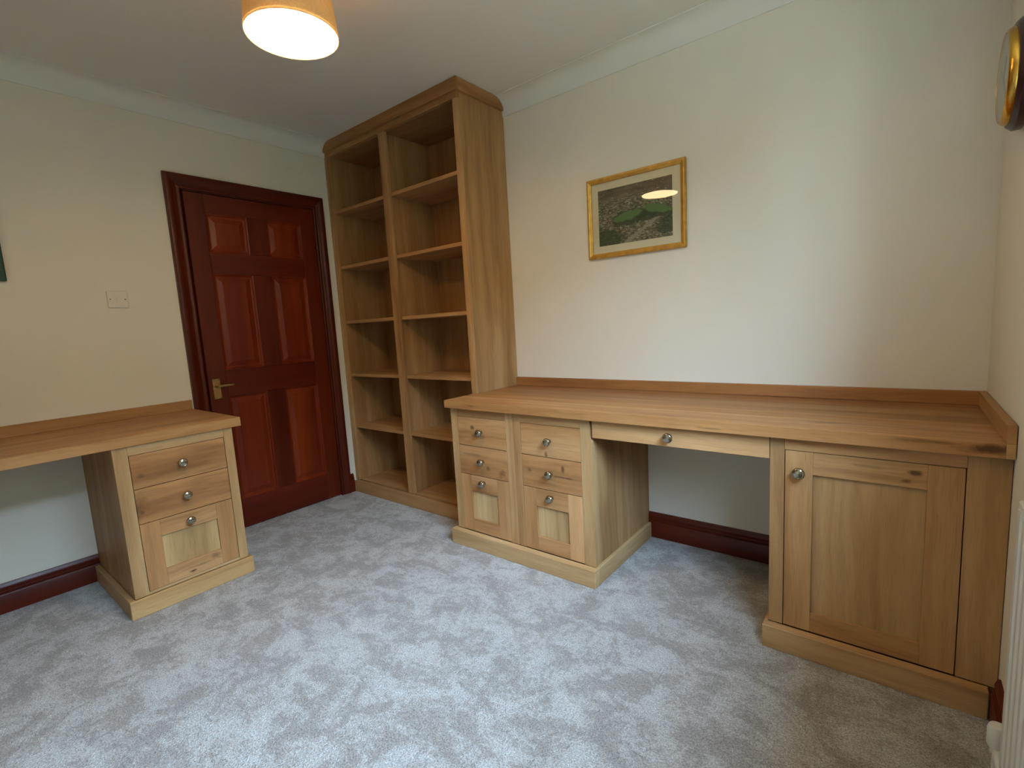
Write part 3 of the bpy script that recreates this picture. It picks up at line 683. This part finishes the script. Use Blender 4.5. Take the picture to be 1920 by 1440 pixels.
# ------------------------------------------------------------------ clock on the right wall
CLY, CLZ = -0.395, 1.738
ck = tag(empty('wall_clock', (XC, CLY, CLZ)), 'round wall clock with dark wooden case, brass bezel and pale dial', 'clock')
MX = Matrix.Rotation(-math.pi/2, 4, 'Y')
def cl_lathe(name, prof, mat, seg=56, parent=ck):
    bm = bmesh.new(); add_lathe(bm, prof, MX, seg); return obj(name, bm, mat, parent, smooth=True)
cl_lathe('case', [(0.0, 0.0008), (0.131, 0.0008), (0.137, 0.006), (0.137, 0.024), (0.128, 0.034), (0.0, 0.034)], m_clockwood)
cl_lathe('bezel', [(0.1085, 0.0342), (0.1200, 0.0342), (0.1200, 0.040), (0.1150, 0.0485), (0.1110, 0.0515), (0.1095, 0.0515), (0.1085, 0.0500), (0.1085, 0.0342)], m_clockbrass)
dl = cl_lathe('dial', [(0.0, 0.0345), (0.1082, 0.0345), (0.1082, 0.0470), (0.0, 0.0470)], m_dial)
cl_lathe('glass', [(0.0, 0.0520), (0.05, 0.0518), (0.1082, 0.0512), (0.1082, 0.0505), (0.05, 0.0511), (0.0, 0.0513)], m_glass)
for hr, (ln, wd) in ((0.6, (0.055, 0.006)), (2.4, (0.08, 0.004))):
    bm = bmesh.new(); add_box(bm, -0.0490, -0.0475, -wd/2, wd/2, -0.012, ln); bmesh.ops.rotate(bm, verts=bm.verts[:], cent=(0, 0, 0), matrix=Matrix.Rotation(hr, 3, 'X')); obj('hand', bm, m_black, ck)

# ------------------------------------------------------------------ radiator on the right wall
RX, RY1, RY0, RZ0, RZ1 = 3.310, -0.970, -2.20, 0.135, 0.745
rd = tag(empty('radiator', (XC, RY1, 0)), 'white panel radiator on the wall beside the cupboard', 'radiator')
# fluted front panel
bm = bmesh.new()
pts = []; y = RY1
pts.append((RY1-0.0, RX+0.012)); pts.append((RY1-0.002, RX+0.004)); pts.append((RY1-0.008, RX))
y = RY1-0.030
while y > RY0+0.05:
    pts += [(y, RX), (y-0.006, RX+0.005), (y-0.020, RX+0.005), (y-0.026, RX)]; y -= 0.0445
pts += [(RY0+0.008, RX), (RY0+0.002, RX+0.004), (RY0, RX+0.012)]
outl = [(x-XC, yy-RY1) for yy, x in pts] + [(RX+0.014-XC, RY0-RY1), (RX+0.014-XC, 0.0)]
prs = prism('panel', outl, RZ0+0.02, RZ1-0.02, 'z', m_rad, rd)
def rb(name, x0, x1, y0, y1, z0, z1, bev=0.004): return box(name, x0-XC, x1-XC, y0-RY1, y1-RY1, z0, z1, m_rad, rd, bev)
rb('header', RX+0.0005, RX+0.014, RY0+0.003, RY1-0.003, RZ1-0.0198, RZ1); rb('header', RX+0.0005, RX+0.014, RY0+0.003, RY1-0.003, RZ0, RZ0+0.0198)
for yy in (RY1-0.20, RY0+0.20): rb('bracket', RX+0.0142, XC-0.0195 if False else XC-0.001, yy-0.015, yy+0.015, 0.60, 0.68, 0.001)
# valve
bm = bmesh.new()
add_lathe(bm, [(0.0, 0.0), (0.0075, 0.0), (0.0075, 0.105), (0.012, 0.107), (0.012, 0.122), (0.017, 0.124), (0.0185, 0.130), (0.0185, 0.165), (0.015, 0.176), (0.0, 0.178)], Matrix.Translation((3.3165-XC, -0.895-RY1, 0.0005)), 20)
add_lathe(bm, [(0.0, 0.0), (0.009, 0.0), (0.009, 0.074), (0.0, 0.074)], Matrix.Translation((3.3165-XC, -0.897-RY1, 0.146-0.030)) @ Matrix.Rotation(math.pi/2, 4, 'X'), 14)
obj('valve', bm, m_rad, rd, smooth=True)
